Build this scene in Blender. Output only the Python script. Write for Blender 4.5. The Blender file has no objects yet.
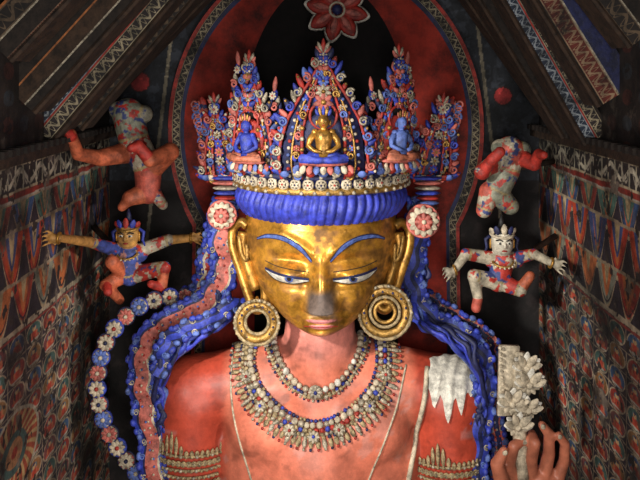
import bpy, math, random
import numpy as np
from mathutils import Vector, Matrix
from mathutils.bvhtree import BVHTree
random.seed(7); rng=np.random.default_rng(5)
D=8.0; ZC=1.64
def P(px,py,y=0.0):
    s=(D+y)/D
    return Vector(((px-320)/100*s, y, ZC+(76-py)/100*s))
def K(a,y=0.0): return a/100*(D+y)/D
scene=bpy.context.scene
# ------------------------------------------------------------ materials
MATS={}
def newmat(name):
    m=bpy.data.materials.new(name); m.use_nodes=True
    nt=m.node_tree; b=nt.nodes['Principled BSDF']
    return m,nt,b
def noise_mul(nt,colsock,scale,lo,hi,detail=6):
    tc=nt.nodes.new('ShaderNodeTexCoord'); nz=nt.nodes.new('ShaderNodeTexNoise')
    nz.inputs['Scale'].default_value=scale; nz.inputs['Detail'].default_value=detail
    nz.inputs['Roughness'].default_value=.75
    nt.links.new(tc.outputs['Object'],nz.inputs['Vector'])
    mr=nt.nodes.new('ShaderNodeMapRange'); mr.inputs[1].default_value=.37; mr.inputs[2].default_value=.62
    mr.inputs[3].default_value=lo; mr.inputs[4].default_value=hi
    nt.links.new(nz.outputs['Fac'],mr.inputs[0])
    mx=nt.nodes.new('ShaderNodeMix'); mx.data_type='RGBA'; mx.blend_type='MULTIPLY'; mx.inputs[0].default_value=1
    nt.links.new(colsock,mx.inputs[6]); nt.links.new(mr.outputs[0],mx.inputs[7])
    return mx.outputs[2],nz
def mat(name,col,rough=.6,metal=0,lo=.3,hi=1.15,scale=11,bump=.35):
    m,nt,b=newmat(name)
    rgb=nt.nodes.new('ShaderNodeRGB'); rgb.outputs[0].default_value=(*col,1)
    out,nz=noise_mul(nt,rgb.outputs[0],scale,lo,hi)
    nt.links.new(out,b.inputs['Base Color'])
    b.inputs['Roughness'].default_value=rough; b.inputs['Metallic'].default_value=metal
    if bump:
        bp=nt.nodes.new('ShaderNodeBump'); bp.inputs['Strength'].default_value=bump; bp.inputs['Distance'].default_value=.03
        nt.links.new(nz.outputs['Fac'],bp.inputs['Height']); nt.links.new(bp.outputs[0],b.inputs['Normal'])
    MATS[name]=m; return m
def attrmat(name,rough=.6,metal=0,lo=.7,hi=1.1,scale=6,bump=.2):
    m,nt,b=newmat(name)
    at=nt.nodes.new('ShaderNodeAttribute'); at.attribute_name='Col'
    out,nz=noise_mul(nt,at.outputs['Color'],scale,lo,hi)
    nt.links.new(out,b.inputs['Base Color'])
    def mr(a,c):
        n=nt.nodes.new('ShaderNodeMapRange'); n.inputs[3].default_value=a; n.inputs[4].default_value=c; nt.links.new(at.outputs['Alpha'],n.inputs[0]); return n.outputs[0]
    nt.links.new(mr(.75,rough),b.inputs['Roughness']); nt.links.new(mr(0,metal),b.inputs['Metallic'])
    bp=nt.nodes.new('ShaderNodeBump'); bp.inputs['Strength'].default_value=bump; bp.inputs['Distance'].default_value=.03
    nt.links.new(nz.outputs['Fac'],bp.inputs['Height']); nt.links.new(bp.outputs[0],b.inputs['Normal'])
    MATS[name]=m; return m
def scrollmat(name,fg,bg,k=6.0,amp=.26,th=.11):
    m,nt,b=newmat(name); N=nt.nodes; L=nt.links
    uv=N.new('ShaderNodeTexCoord'); sp=N.new('ShaderNodeSeparateXYZ'); L.new(uv.outputs['UV'],sp.inputs[0])
    def mth(op,a,b_=None):
        n=N.new('ShaderNodeMath'); n.operation=op
        for i,v in enumerate((a,b_)):
            if v is None: continue
            if isinstance(v,(int,float)): n.inputs[i].default_value=v
            else: L.new(v,n.inputs[i])
        return n.outputs[0]
    u=mth('MULTIPLY',sp.outputs[0],k); s=mth('MULTIPLY',mth('SINE',u),amp)
    v=mth('SUBTRACT',sp.outputs[1],.5)
    a=mth('LESS_THAN',mth('ABSOLUTE',mth('SUBTRACT',v,s)),th)
    s2=mth('MULTIPLY',mth('SINE',mth('ADD',mth('MULTIPLY',u,2.0),1.2)),amp*1.3)
    a2=mth('LESS_THAN',mth('ABSOLUTE',mth('ADD',v,s2)),th*.55)
    e=mth('GREATER_THAN',mth('ABSOLUTE',v),.43)
    f=mth('MAXIMUM',mth('MAXIMUM',a,a2),e)
    mx=N.new('ShaderNodeMix'); mx.data_type='RGBA'; L.new(f,mx.inputs[0])
    mx.inputs[6].default_value=(*bg,1); mx.inputs[7].default_value=(*fg,1)
    out,nz=noise_mul(nt,mx.outputs[2],4,.08,1.1)
    L.new(out,b.inputs['Base Color']); b.inputs['Roughness'].default_value=.75
    MATS[name]=m; return m
mat('gold',(.50,.25,.045),.38,.6,.3,1.2,7,.2)
mat('goldbright',(.50,.28,.07),.42,.6,.25,1.2,14,.4)
mat('blue',(.03,.05,.38),.55)
mat('lightblue',(.10,.16,.46),.6)
mat('navy',(.012,.016,.08),.6)
mat('red',(.38,.025,.015),.6)
mat('pink',(.52,.13,.10),.6)
mat('cream',(.56,.47,.34),.65,0,.35,1.15,14,.4)
mat('white',(.70,.66,.57),.6,0,.4,1.1,14,.4)
mat('silver',(.40,.34,.25),.42,.3,.25,1.3,20,.5)
mat('black',(.008,.007,.007),.6)
mat('brownblack',(.022,.014,.01),.85)
mat('skin',(.5,.15,.08),.55)
mat('wood',(.042,.022,.012),.85,0,.3,1.4,8,.5)
mat('redhalo',(.34,.022,.010),.8,0,.18,1.15,1.8,.2)
mat('darkhalo',(.005,.003,.003),.95)
mat('orange',(.40,.13,.035),.7)
mat('hairblue',(.035,.05,.42),.48,0,.35,1.2,10)
mat('lace',(.40,.30,.16),.55,.3,.25,1.3,25,.6)
attrmat('facepaint',.33,.55,.36,1.2,5,.16)
attrmat('bodypaint',.46,0,.66,1.12,4,.20)
attrmat('figpaint',.6,0,.45,1.2,10,.3)
attrmat('wallpaint',.8,0,.3,1.25,4.5,.4)
scrollmat('scroll_cream',(.40,.33,.21),(.03,.02,.02),6)
scrollmat('scroll_red',(.30,.19,.11),(.13,.02,.012),9)
scrollmat('scroll_blue',(.30,.33,.36),(.02,.03,.055),5)
scrollmat('scroll_dark',(.13,.085,.05),(.02,.013,.01),5)
# ------------------------------------------------------------ mesh builder
def sph_template(nu=10,nv=7):
    v=[(0,0,1)]
    for i in range(1,nv):
        ph=math.pi*i/nv
        for j in range(nu):
            th=2*math.pi*j/nu; v.append((math.sin(ph)*math.cos(th),math.sin(ph)*math.sin(th),math.cos(ph)))
    v.append((0,0,-1)); f=[]
    for j in range(nu): f.append((0,1+j,1+(j+1)%nu))
    for i in range(nv-2):
        a=1+i*nu
        for j in range(nu): f.append((a+j,a+nu+j,a+nu+(j+1)%nu,a+(j+1)%nu))
    a=1+(nv-2)*nu; l=len(v)-1
    for j in range(nu): f.append((a+j,l,a+(j+1)%nu))
    return np.array(v,float),f
SPH=sph_template(); SPL=sph_template(7,5); SPHH=sph_template(24,16)
def pet_template():
    v,f=sph_template(8,8); v=v.copy()
    t=(v[:,2]+1)/2
    w=np.where(t>.45,1-((t-.45)/.55)**2*.35,1-((.45-t)/.45)*.25)
    v[:,0]*=w; v[:,1]*=w; return v,f
PET=pet_template()
def nvec(a): 
    a=np.array(a,float); n=np.linalg.norm(a); return a/(n if n>1e-9 else 1)
class MB:
    def __init__(s): s.v=[];s.f=[];s.m=[];s.uv={};s.n=0;s.mats=[]
    def mi(s,name):
        if name not in s.mats: s.mats.append(name)
        return s.mats.index(name)
    def add(s,v,f,m):
        o=s.n; s.v.append(np.asarray(v,float)); s.n+=len(v); i=s.mi(m)
        s.f.extend([tuple(a+o for a in q) for q in f]); s.m.extend([i]*len(f))
    def ell(s,c,axes,m,T=None):
        V,F=T or SPH; A=np.array([list(a) for a in axes])
        s.add(V@A+np.array(list(c)),F,m)
    def ball(s,c,r,m,T=None): s.ell(c,np.eye(3)*r,m,T)
    def petal(s,c,d,N,L,W,T,m):
        d=nvec(d);N=np.array(list(N),float);N=nvec(N-d*np.dot(N,d));R=np.cross(N,d)
        s.ell(np.array(list(c))+d*L/2,[R*W/2,N*T/2,d*L/2],m,PET)
    def tube(s,pts,rad,m,seg=8,cap=True):
        pts=[np.array(list(p),float) for p in pts]; n=len(pts)
        if not hasattr(rad,'__len__'): rad=[rad]*n
        rings=[];prev=None
        for i in range(n):
            t=nvec(pts[min(i+1,n-1)]-pts[max(i-1,0)])
            if prev is None:
                a=np.array([0,-1,0.]) if abs(t[1])<.9 else np.array([1.,0,0])
            else: a=prev
            a=nvec(a-t*np.dot(a,t)); b=np.cross(t,a); prev=a
            for j in range(seg):
                th=2*math.pi*j/seg; rings.append(pts[i]+rad[i]*(a*math.cos(th)+b*math.sin(th)))
        f=[]
        for i in range(n-1):
            for j in range(seg): f.append((i*seg+j,i*seg+(j+1)%seg,(i+1)*seg+(j+1)%seg,(i+1)*seg+j))
        if cap: f.append(tuple(range(seg-1,-1,-1))); f.append(tuple((n-1)*seg+j for j in range(seg)))
        s.add(rings,f,m)
    def capsule(s,a,ra,b,rb,m):
        a=np.array(list(a));b=np.array(list(b)); s.tube([a,b],[ra,rb],m,16); s.ball(a,ra,m,SPHH); s.ball(b,rb,m,SPHH)
    def torus(s,c,N,R,r,m,n=28,k=8,sq=1):
        N=nvec(list(N)); a=np.array([0,0,1.]) if abs(N[2])<.9 else np.array([1.,0,0]); a=nvec(a-N*np.dot(a,N)); b=np.cross(N,a)
        c=np.array(list(c)); V=[];F=[]
        for i in range(n):
            t=2*math.pi*i/n; d=a*math.cos(t)+b*math.sin(t)
            for j in range(k):
                p=2*math.pi*j/k; V.append(c+d*(R+r*math.cos(p))+N*r*sq*math.sin(p))
        for i in range(n):
            for j in range(k): F.append((i*k+j,((i+1)%n)*k+j,((i+1)%n)*k+(j+1)%k,i*k+(j+1)%k))
        s.add(V,F,m)
    def curl(s,c,R,U,r,m,hand=1,th=.014,ang=0,turns=1.4):
        pts=[];n=16
        for i in range(n+1):
            t=i/n; a=ang+hand*t*turns*2*math.pi; q=r*(1-.75*t); pts.append(np.array(list(c))+R*math.cos(a)*q+U*math.sin(a)*q)
        s.tube(pts,[th*(1-.3*i/n) for i in range(n+1)],m,6)
    def rosette(s,c,N,r,mp='pink',mc='cream',mr='blue',n=8,rim=True):
        N=nvec(list(N)); a=np.array([0,0,1.]); a=nvec(a-N*np.dot(a,N)) if abs(N[2])<.95 else np.array([1.,0,0]); b=np.cross(N,a)
        c=np.array(list(c))
        if rim: s.ell(c,[a*r,b*r,N*r*.25],mr,SPH)
        for i in range(n):
            t=2*math.pi*i/n; d=a*math.cos(t)+b*math.sin(t)
            s.petal(c+N*r*.22+d*r*.15,d,N,r*.85,r*.55,r*.25,mp)
        s.ball(c+N*r*.3,r*.27,mc,SPL)
    def strip(s,pts,N,widths,cols,arch=0):
        pts=[np.array(list(p),float) for p in pts]; n=len(pts)
        if not hasattr(widths,'__len__'): widths=[widths]*n
        fr=[0]+[c[0] for c in cols]; V=[];N=np.array(list(N),float); L=[0]
        for i in range(n):
            t=nvec(pts[min(i+1,n-1)]-pts[max(i-1,0)]); sd=nvec(np.cross(t,N)); nn=np.cross(sd,t)
            if i: L.append(L[-1]+np.linalg.norm(pts[i]-pts[i-1]))
            for q in fr: V.append(pts[i]+sd*widths[i]*(q-.5)+nn*arch*widths[i]*(1-(2*q-1)**2))
        k=len(fr); vo=s.n
        for c in range(k-1):
            F=[(i*k+c,i*k+c+1,(i+1)*k+c+1,(i+1)*k+c) for i in range(n-1)]
            base=len(s.f)
            if c==0: s.add(V,F,cols[c][1])
            else:
                ii=s.mi(cols[c][1]); s.f.extend([tuple(a+vo for a in q) for q in F]); s.m.extend([ii]*len(F))
            cw=np.mean(widths)*(fr[c+1]-fr[c])
            for i in range(n-1):
                u0=L[i]/cw;u1=L[i+1]/cw; s.uv[base+i]=[(u0,0),(u0,1),(u1,1),(u1,0)]
    def box(s,c,ax,m):
        A=np.array([list(a) for a in ax]); V=np.array([(x,y,z) for x in(-1,1) for y in(-1,1) for z in(-1,1)],float)@A+np.array(list(c))
        s.add(V,[(0,1,3,2),(4,6,7,5),(0,4,5,1),(2,3,7,6),(0,2,6,4),(1,5,7,3)],m)
    def obj(s,name,parent=None,smooth=True):
        me=bpy.data.meshes.new(name); V=np.concatenate(s.v)
        me.from_pydata(V.tolist(),[],s.f)
        for m in s.mats: me.materials.append(MATS[m])
        me.polygons.foreach_set('material_index',s.m)
        me.polygons.foreach_set('use_smooth',[smooth]*len(s.f))
        if s.uv:
            ul=me.uv_layers.new(name='UVMap')
            for fi,uvs in s.uv.items():
                st=me.polygons[fi].loop_start
                for q,w in enumerate(uvs): ul.data[st+q].uv=w
        me.update(); o=bpy.data.objects.new(name,me); scene.collection.objects.link(o)
        if parent: o.parent=parent
        return o
def empty(name):
    e=bpy.data.objects.new(name,None); scene.collection.objects.link(e); e.empty_display_size=.2; return e
def catmull(pts,n=8):
    pts=[np.array(list(p),float) for p in pts]; out=[]
    Q=[2*pts[0]-pts[1]]+pts+[2*pts[-1]-pts[-2]]
    for i in range(len(pts)-1):
        a,b,c,d=Q[i:i+4]
        for j in range(n):
            t=j/n; out.append(.5*((2*b)+(c-a)*t+(2*a-5*b+4*c-d)*t*t+(3*b-a-3*c+d)*t**3))
    out.append(pts[-1]); return out
def resample(pts,sp):
    out=[pts[0]];acc=0
    for i in range(1,len(pts)):
        a=pts[i-1];b=pts[i];l=np.linalg.norm(b-a)
        if l<1e-9: continue
        t=sp-acc
        while t<=l: out.append(a+(b-a)*t/l); t+=sp
        acc=l-(t-sp)
    return out
def setcol(me,C,alpha=None):
    at=me.color_attributes.new(name='Col',type='FLOAT_COLOR',domain='POINT')
    A=np.ones((len(C),4),np.float32); A[:,:3]=C
    if alpha is not None: A[:,3]=alpha
    at.data.foreach_set('color',A.ravel())
def bake(name,mb,voxel,colfn,matname,parent=None,smooth=4):
    t=mb.obj('tmp'); md=t.modifiers.new('r','REMESH'); md.mode='VOXEL'; md.voxel_size=voxel; md.use_smooth_shade=True
    sm=t.modifiers.new('s','SMOOTH'); sm.iterations=smooth; sm.factor=.5
    bpy.context.view_layer.update()
    dg=bpy.context.evaluated_depsgraph_get(); me=bpy.data.meshes.new_from_object(t.evaluated_get(dg))
    bpy.data.objects.remove(t); me.name=name; me.materials.clear(); me.materials.append(MATS[matname])
    me.polygons.foreach_set('material_index',[0]*len(me.polygons)); me.polygons.foreach_set('use_smooth',[True]*len(me.polygons))
    co=np.zeros(len(me.vertices)*3); me.vertices.foreach_get('co',co); co=co.reshape(-1,3)
    setcol(me,colfn(co)); o=bpy.data.objects.new(name,me); scene.collection.objects.link(o)
    if parent: o.parent=parent
    return o
def bvh_of(o):
    me=o.data; return BVHTree.FromPolygons([v.co.copy() for v in me.vertices],[tuple(p.vertices) for p in me.polygons])
CAM=Vector((0,-D,ZC))
def surf(bvh,px,py):
    h=bvh.ray_cast(CAM,(P(px,py)-CAM).normalized()); return (h[0],h[1]) if h[0] else (None,None)
def smooth01(x,a,b):
    t=np.clip((x-a)/(b-a),0,1); return t*t*(3-2*t)
def vnoise(a,b,sc,seed=0):
    r=np.random.default_rng(seed); G=r.random((64,64)); x=a*sc;y=b*sc
    xi=np.floor(x).astype(int);yi=np.floor(y).astype(int);fx=x-xi;fy=y-yi;fx=fx*fx*(3-2*fx);fy=fy*fy*(3-2*fy)
    g=lambda i,j:G[i%64,j%64]
    return (g(xi,yi)*(1-fx)+g(xi+1,yi)*fx)*(1-fy)+(g(xi,yi+1)*(1-fx)+g(xi+1,yi+1)*fx)*fy
def fbm(a,b,sc,seed=0): return (vnoise(a,b,sc,seed)*.5+vnoise(a,b,sc*2.1,seed+1)*.3+vnoise(a,b,sc*4.3,seed+2)*.2)
# ============================================================ STATUE
statue=empty('bodhisattva_statue')
mb=MB()
def E(px,py,y,rx,ry,rz): mb.ell(P(px,py,y),[(rx,0,0),(0,ry,0),(0,0,rz)],'skin',SPHH)
E(318,455,-.02,1.06,.56,1.0)
E(277,425,-.22,.48,.38,.42); E(361,425,-.22,.48,.38,.42)
mb.capsule(P(318,450),.70,P(318,640,.1),.6,'skin')
mb.capsule(P(320,290,-.1),.33,P(320,375,-.05),.38,'skin')
for sx in(-1,1):
    c=320+sx*125
    mb.capsule(P(320+sx*30,378,-.02),.34,P(c,392),.37,'skin')
    mb.capsule(P(320+sx*15,356,0),.25,P(320+sx*95,380,.0),.30,'skin')
    mb.capsule(P(c,398),.41,P(c+sx*3,430,-.02),.375,'skin')
    mb.capsule(P(c+sx*3,430,-.02),.375,P(c+sx*8,570,-.1),.28,'skin')
    mb.capsule(P(320+sx*50,660,.1),.5,P(320+sx*190,700,-.5),.38,'skin')
    mb.capsule(P(320+sx*190,700,-.5),.36,P(320-sx*20,715,-1.1),.25,'skin')
mb.capsule(P(320-132,570,-.1),.28,P(230,640,-.9),.2,'skin')
def bodycol(co):
    x,y,z=co.T; n=fbm(x+5,z+9,2.2,3)
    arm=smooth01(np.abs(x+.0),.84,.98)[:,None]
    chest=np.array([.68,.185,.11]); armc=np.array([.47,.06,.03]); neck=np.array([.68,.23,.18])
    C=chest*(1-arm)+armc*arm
    nk=(smooth01(z,-1.2,-.9)*(1-smooth01(np.abs(x),.3,.6)))[:,None]; C=C*(1-nk)+neck*nk
    C=C*(0.66+.6*n)[:,None]
    d=(fbm(x+15,z+3,6,8)>.68)[:,None]; C=np.where(d,C*.7,C)
    d=(fbm(x+25,z+13,5,18)>.72)[:,None]; C=np.where(d,C*.8+.08,C); return C
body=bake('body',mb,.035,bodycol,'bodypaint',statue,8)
bb=bvh_of(body)
# ---- forearm + hand holding the lotus
mb=MB(); hy=-.95
def C(a,ra,b,rb): mb.capsule(P(*a),K(ra,a[2]),P(*b),K(rb,b[2]),'skin')
C((452,565,-.1),27,(500,600,-.6),23); C((500,600,-.6),23,(538,520,hy+.05),16)
C((528,512,hy),17,(522,485,hy),12); C((546,512,hy),17,(551,484,hy),12); C((536,498,hy),16,(538,480,hy),14)
fing=[[(517,484,hy),(509,464,hy-.10),(514,446,hy-.2),(524,440,hy-.16)],
      [(530,480,hy),(531,459,hy-.14),(535,443,hy-.24),(532,434,hy-.14)],
      [(543,480,hy),(549,453,hy-.08),(549,434,hy-.17),(542,425,hy-.2)],
      [(556,484,hy),(564,461,hy-.05),(565,444,hy-.14),(559,435,hy-.2)]]
frad=[[7.5,6.4,5.6,4.2],[7.5,6.4,5.6,4.4],[7.5,6.1,5.4,4.2],[6.8,5.5,4.9,3.8]]
for F,R in zip(fing,frad):
    for i in range(3): C(F[i],R[i],F[i+1],R[i+1])
T=[(520,507,hy-.05),(503,485,hy-.12),(497,464,hy-.2),(504,451,hy-.25)]
for i,(a,b) in enumerate([(10,8),(8,6.8),(6.8,4.6)]): C(T[i],a,T[i+1],b)
def handcol(co):
    x,y,z=co.T; n=fbm(x,z,6,2); return np.array([.50,.16,.09])*(.5+.75*n)[:,None]
hand=bake('hand_holding_stem',mb,.015,handcol,'bodypaint',statue,2)
mb=MB()
for F in fing+[T]:
    a=np.array(P(*F[-1]));b=np.array(P(*F[-2])); mb.petal(a-nvec(a-b)*.03+np.array([0,-.038,0]),a-b,(0,-1,.3),.06,.045,.015,'cream')
mb.obj('fingernails',statue)
# ---- face / head
zt=np.array([-.74,-.73,-.70,-.66,-.6,-.52,-.42,-.3,-.15,.05,.25,.6,.85])
hwt=np.array([.0,.09,.19,.29,.39,.49,.575,.65,.71,.75,.745,.70,.5])
frt=np.array([-.68,-.72,-.77,-.81,-.83,-.85,-.865,-.87,-.87,-.87,-.84,-.72,-.5])
yct=np.array([-.68,-.6,-.5,-.41,-.3,-.2,-.1,-.05,0,0,0,0,0])
bkt=np.array([-.68,-.55,-.35,-.2,.05,.25,.42,.55,.65,.72,.74,.68,.5])
nr,nc=230,340
zz=np.concatenate([-.74+.06*(np.linspace(0,1,30)**2),np.linspace(-.68,.85,nr-30+1)[1:]])
def feat(x,z):
    h=np.zeros_like(x); ax=np.abs(x)
    t=np.clip((.04-z)/.47,0,1); w=.045+.078*t**2
    nose=(.035+.2*t**1.25)*np.exp(-(ax/w)**2.4)*smooth01(z,-.485,-.425)*smooth01(-z,-.12,.08); h+=nose
    h+=.065*np.exp(-((ax-.1)/.045)**2-((z+.41)/.045)**2)
    bx=np.clip(ax,0,.6); bz=.03+.20*np.clip((bx-.06)/.30,0,1)**.6-.05*smooth01(bx,.36,.6)
    h+=.028*np.exp(-((z-bz+.02)/.045)**2)*smooth01(ax,.02,.1)*(1-smooth01(ax,.5,.65))
    h-=.065*np.exp(-((ax-.27)/.2)**2-((z+.03)/.07)**2)
    h-=.05*np.exp(-((ax-.14)/.06)**2-((z+.15)/.12)**2)
    h+=.085*np.exp(-((ax-.32)/.21)**2-((z+.13)/.075)**2)
    h-=.03*np.exp(-((ax-.32)/.2)**2-((z+.24)/.03)**2)
    h+=.05*np.exp(-((ax-.36)/.18)**2-((z+.38)/.14)**2)
    h-=.04*np.exp(-((ax-.20)/.05)**2-((z+.45)/.09)**2)
    h+=.05*np.exp(-(ax/.15)**2-((z+.545)/.028)**2)+.055*np.exp(-(ax/.11)**2-((z+.605)/.028)**2)
    h-=.03*np.exp(-((ax-.19)/.05)**2-((z+.57)/.06)**2)
    h+=.05*np.exp(-(ax/.12)**2-((z+.69)/.035)**2)
    return h
th=np.linspace(0,2*math.pi,nc,endpoint=False)
X=[];Y=[];Z=[]
for z in zz:
    hw,fr,yc,bk=[np.interp(z,zt,a) for a in(hwt,frt,yct,bkt)]
    x=hw*np.sin(th); c=np.cos(th); y=np.where(c>0,yc-(yc-fr)*np.abs(c)**.9,yc+(bk-yc)*np.abs(c))
    y=y-feat(x,np.full_like(x,z))*smooth01(c,.05,.3)*min(1,hw/.15)
    X.append(x+.01);Y.append(y);Z.append(np.full_like(x,z))
X=np.array(X);Y=np.array(Y);Z=np.array(Z); R_=len(zz)
verts=np.stack([X.ravel(),Y.ravel(),Z.ravel()],1)
faces=[(i*nc+j,i*nc+(j+1)%nc,(i+1)*nc+(j+1)%nc,(i+1)*nc+j) for i in range(R_-1) for j in range(nc)]
faces.append(tuple(reversed(range(nc)))); faces.append(tuple((R_-1)*nc+j for j in range(nc)))
me=bpy.data.meshes.new('face'); me.from_pydata(verts.tolist(),[],faces); me.materials.append(MATS['facepaint'])
me.polygons.foreach_set('use_smooth',[True]*len(faces))
x=verts[:,0]-.01; z=verts[:,2]; n=fbm(x+3,z+3,3,11); n2=fbm(x+13,z+5,9,21); g=np.array([.66,.31,.04])
Cc=g*(.45+.9*n)[:,None]
def blend(Cc,m,c): m=np.clip(m,0,1)[:,None]; return Cc*(1-m)+np.array(c)*m
Cc=blend(Cc,smooth01(n2,.50,.68)*.7,(.17,.065,.015)); alpha=1-smooth01(n2,.50,.68)*.5
wear=np.clip(np.exp(-(np.abs(x)/(.115+.03*n2))**4-((z+.365+.05*n)/.125)**4)*1.4,0,1); Cc=blend(Cc,wear*.95,(.10,.075,.068)); alpha=alpha*(1-wear)
for zc,hh,ww in((-.548,.022,.15),(-.602,.024,.12)):
    m=smooth01(1-(x/ww)**2-((z-zc)/hh)**2,0,.3); Cc=blend(Cc,m,(.6,.2,.2)); alpha=alpha*(1-m)
m=smooth01(-z,.655,.70)*.8; Cc=blend(Cc,m,(.6,.18,.12)); alpha=alpha*(1-m)
setcol(me,Cc,alpha); me.update()
face=bpy.data.objects.new('face',me); scene.collection.objects.link(face); face.parent=statue
fb=bvh_of(face)
def lens(mbx,top,bot,m,off,n=26,k=5):
    tp=catmull([(a,b,0) for a,b in top],8); bt=catmull([(a,b,0) for a,b in bot],8); V=[]
    n=len(tp)
    for i in range(n):
        for j in range(k+1):
            q=tp[i]*(1-j/k)+bt[i]*j/k; p,nn=surf(fb,q[0],q[1])
            if p is None: p=P(q[0],q[1],-.85);nn=Vector((0,-1,0))
            V.append(np.array(p)+np.array([0,-off,0]))
    mbx.add(V,[(i*(k+1)+j,i*(k+1)+j+1,(i+1)*(k+1)+j+1,(i+1)*(k+1)+j) for i in range(n-1) for j in range(k)],m)
mb=MB()
def shift(a,d): return [(x_,y_+d) for x_,y_ in a]
LB=[(257,238),(268,234.5),(284,237),(300,246),(312,261)]; LBb=[(257,238.6),(268,237.3),(284,240.6),(299,250),(311.3,262)]
mir=lambda a:[(642-x_,y_) for x_,y_ in a]
for A,B in((LB,LBb),(mir(LB),mir(LBb))):
    lens(mb,shift(A,-1.0),shift(B,.9),'navy',.006); lens(mb,A,B,'lightblue',.011)
LE=[(265,268.5),(277,274),(292,277.6),(309,280)]; LEb=[(265,269.5),(276,279.2),(292,283.4),(309,281)]
for A,B in((LE,LEb),(mir(LE),mir(LEb))):
    lens(mb,shift(A,-2.0),shift(A,.5),'navy',.012); lens(mb,A,B,'white',.009); lens(mb,shift(B,-.2),shift(B,.6),'brownblack',.011)
    lens(mb,shift(A,-8.5),shift(A,-7.6),'brownblack',.006)
for c in(289,353):
    lens(mb,[(c-4.6,277),(c,277.4),(c+4.6,277.8)],[(c-3.4,280.6),(c,282.4),(c+3.4,281.6)],'lightblue',.013)
    lens(mb,[(c-2.6,277.2),(c,277.4),(c+2.6,277.8)],[(c-1.8,279.8),(c,280.8),(c+1.8,280.2)],'black',.016)
lens(mb,[(304,325.5),(321,326.5),(338,325.5)],[(304,326.2),(321,327.6),(338,326.2)],'red',.012)
mb.obj('painted_eyes_and_brows',statue)
# ---- hair
mb=MB(); n=560;V=[];rows=14
for i in range(rows+1):
    t=i/rows; z=.60-.28*t; 
    for j in range(n):
        a=2*math.pi*j/n; f=.034*abs(math.sin(a*30+t*1.6+.3*math.sin(a*9)))**.7; b=.07*math.sin(math.pi*min(1,t*.93+.07))
        r=.755+b+f; V.append((r*math.sin(a)*1.0+.01,-(r+.055)*math.cos(a),z-.02*abs(math.cos(a))))
F=[(i*n+j,i*n+(j+1)%n,(i+1)*n+(j+1)%n,(i+1)*n+j) for i in range(rows) for j in range(n)]
mb.add(V,F,'hairblue')
mb.ell((0,0,.55),[(.76,0,0),(0,.78,0),(0,0,.42)],'hairblue',SPHH)
mb.ell((0,.1,1.0),[(.3,0,0),(0,.3,0),(0,0,.5)],'hairblue',SPHH)
mb.obj('hair',statue)
# ---- ears
for sx in(-1,1):
    mb=MB(); q=lambda px,py,y: P(321+sx*px,py,y)
    path=[q(74,226,-.28),q(80,222,-.26),q(88,230,-.22),q(88,248,-.26),q(80,272,-.32),q(73,294,-.38),q(66,309,-.42),q(58,306,-.42),q(56,290,-.40),q(62,268,-.36),q(70,250,-.32)]
    pp=catmull(path,6); mb.tube(pp,[.045]*len(pp),'gold',10)
    inn=catmull([q(77,232,-.26),q(78,246,-.26),q(72,268,-.32),q(65,290,-.36)],6); mb.tube(inn,[.06]*len(inn),'gold',8)
    inn=catmull([q(82,236,-.30),q(79,254,-.34),q(74,260,-.36),q(74,244,-.34)],5); mb.tube(inn,.02,'goldbright',8)
    mb.obj('ear_left' if sx<0 else 'ear_right',statue)
    mb=MB(); c=P(257,322,-.62) if sx<0 else P(385,312,-.62); R=.155 if sx<0 else .195
    mb.torus(c,(0,-1,.1),R,.034,'goldbright',36,10); mb.torus(c,(0,-1,.1),R*.70,.016,'lace'); mb.torus(c+Vector((0,-.02,0)),(0,-1,.1),R+.045,.016,'lace')
    if sx>0: mb.torus(c,(0,-1,.1),R*.48,.018,'goldbright'); 
    for i in range(26):
        a=2*math.pi*i/26; mb.ball(c+Vector((math.cos(a)*(R+.05),-.03,math.sin(a)*(R+.05))),.016,'lace' if i%2 else 'silver',SPL)
        mb.ball(c+Vector((math.cos(a)*R,-.036,math.sin(a)*R)),.012,'navy' if i%2 else 'goldbright',SPL)
    top=P(321+sx*64,303,-.45); mb.torus((top+c+Vector((0,0,R)))/2,(1,0,0),.06,.014,'gold')
    mb.obj('earring_left' if sx<0 else 'earring_right',statue)
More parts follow.
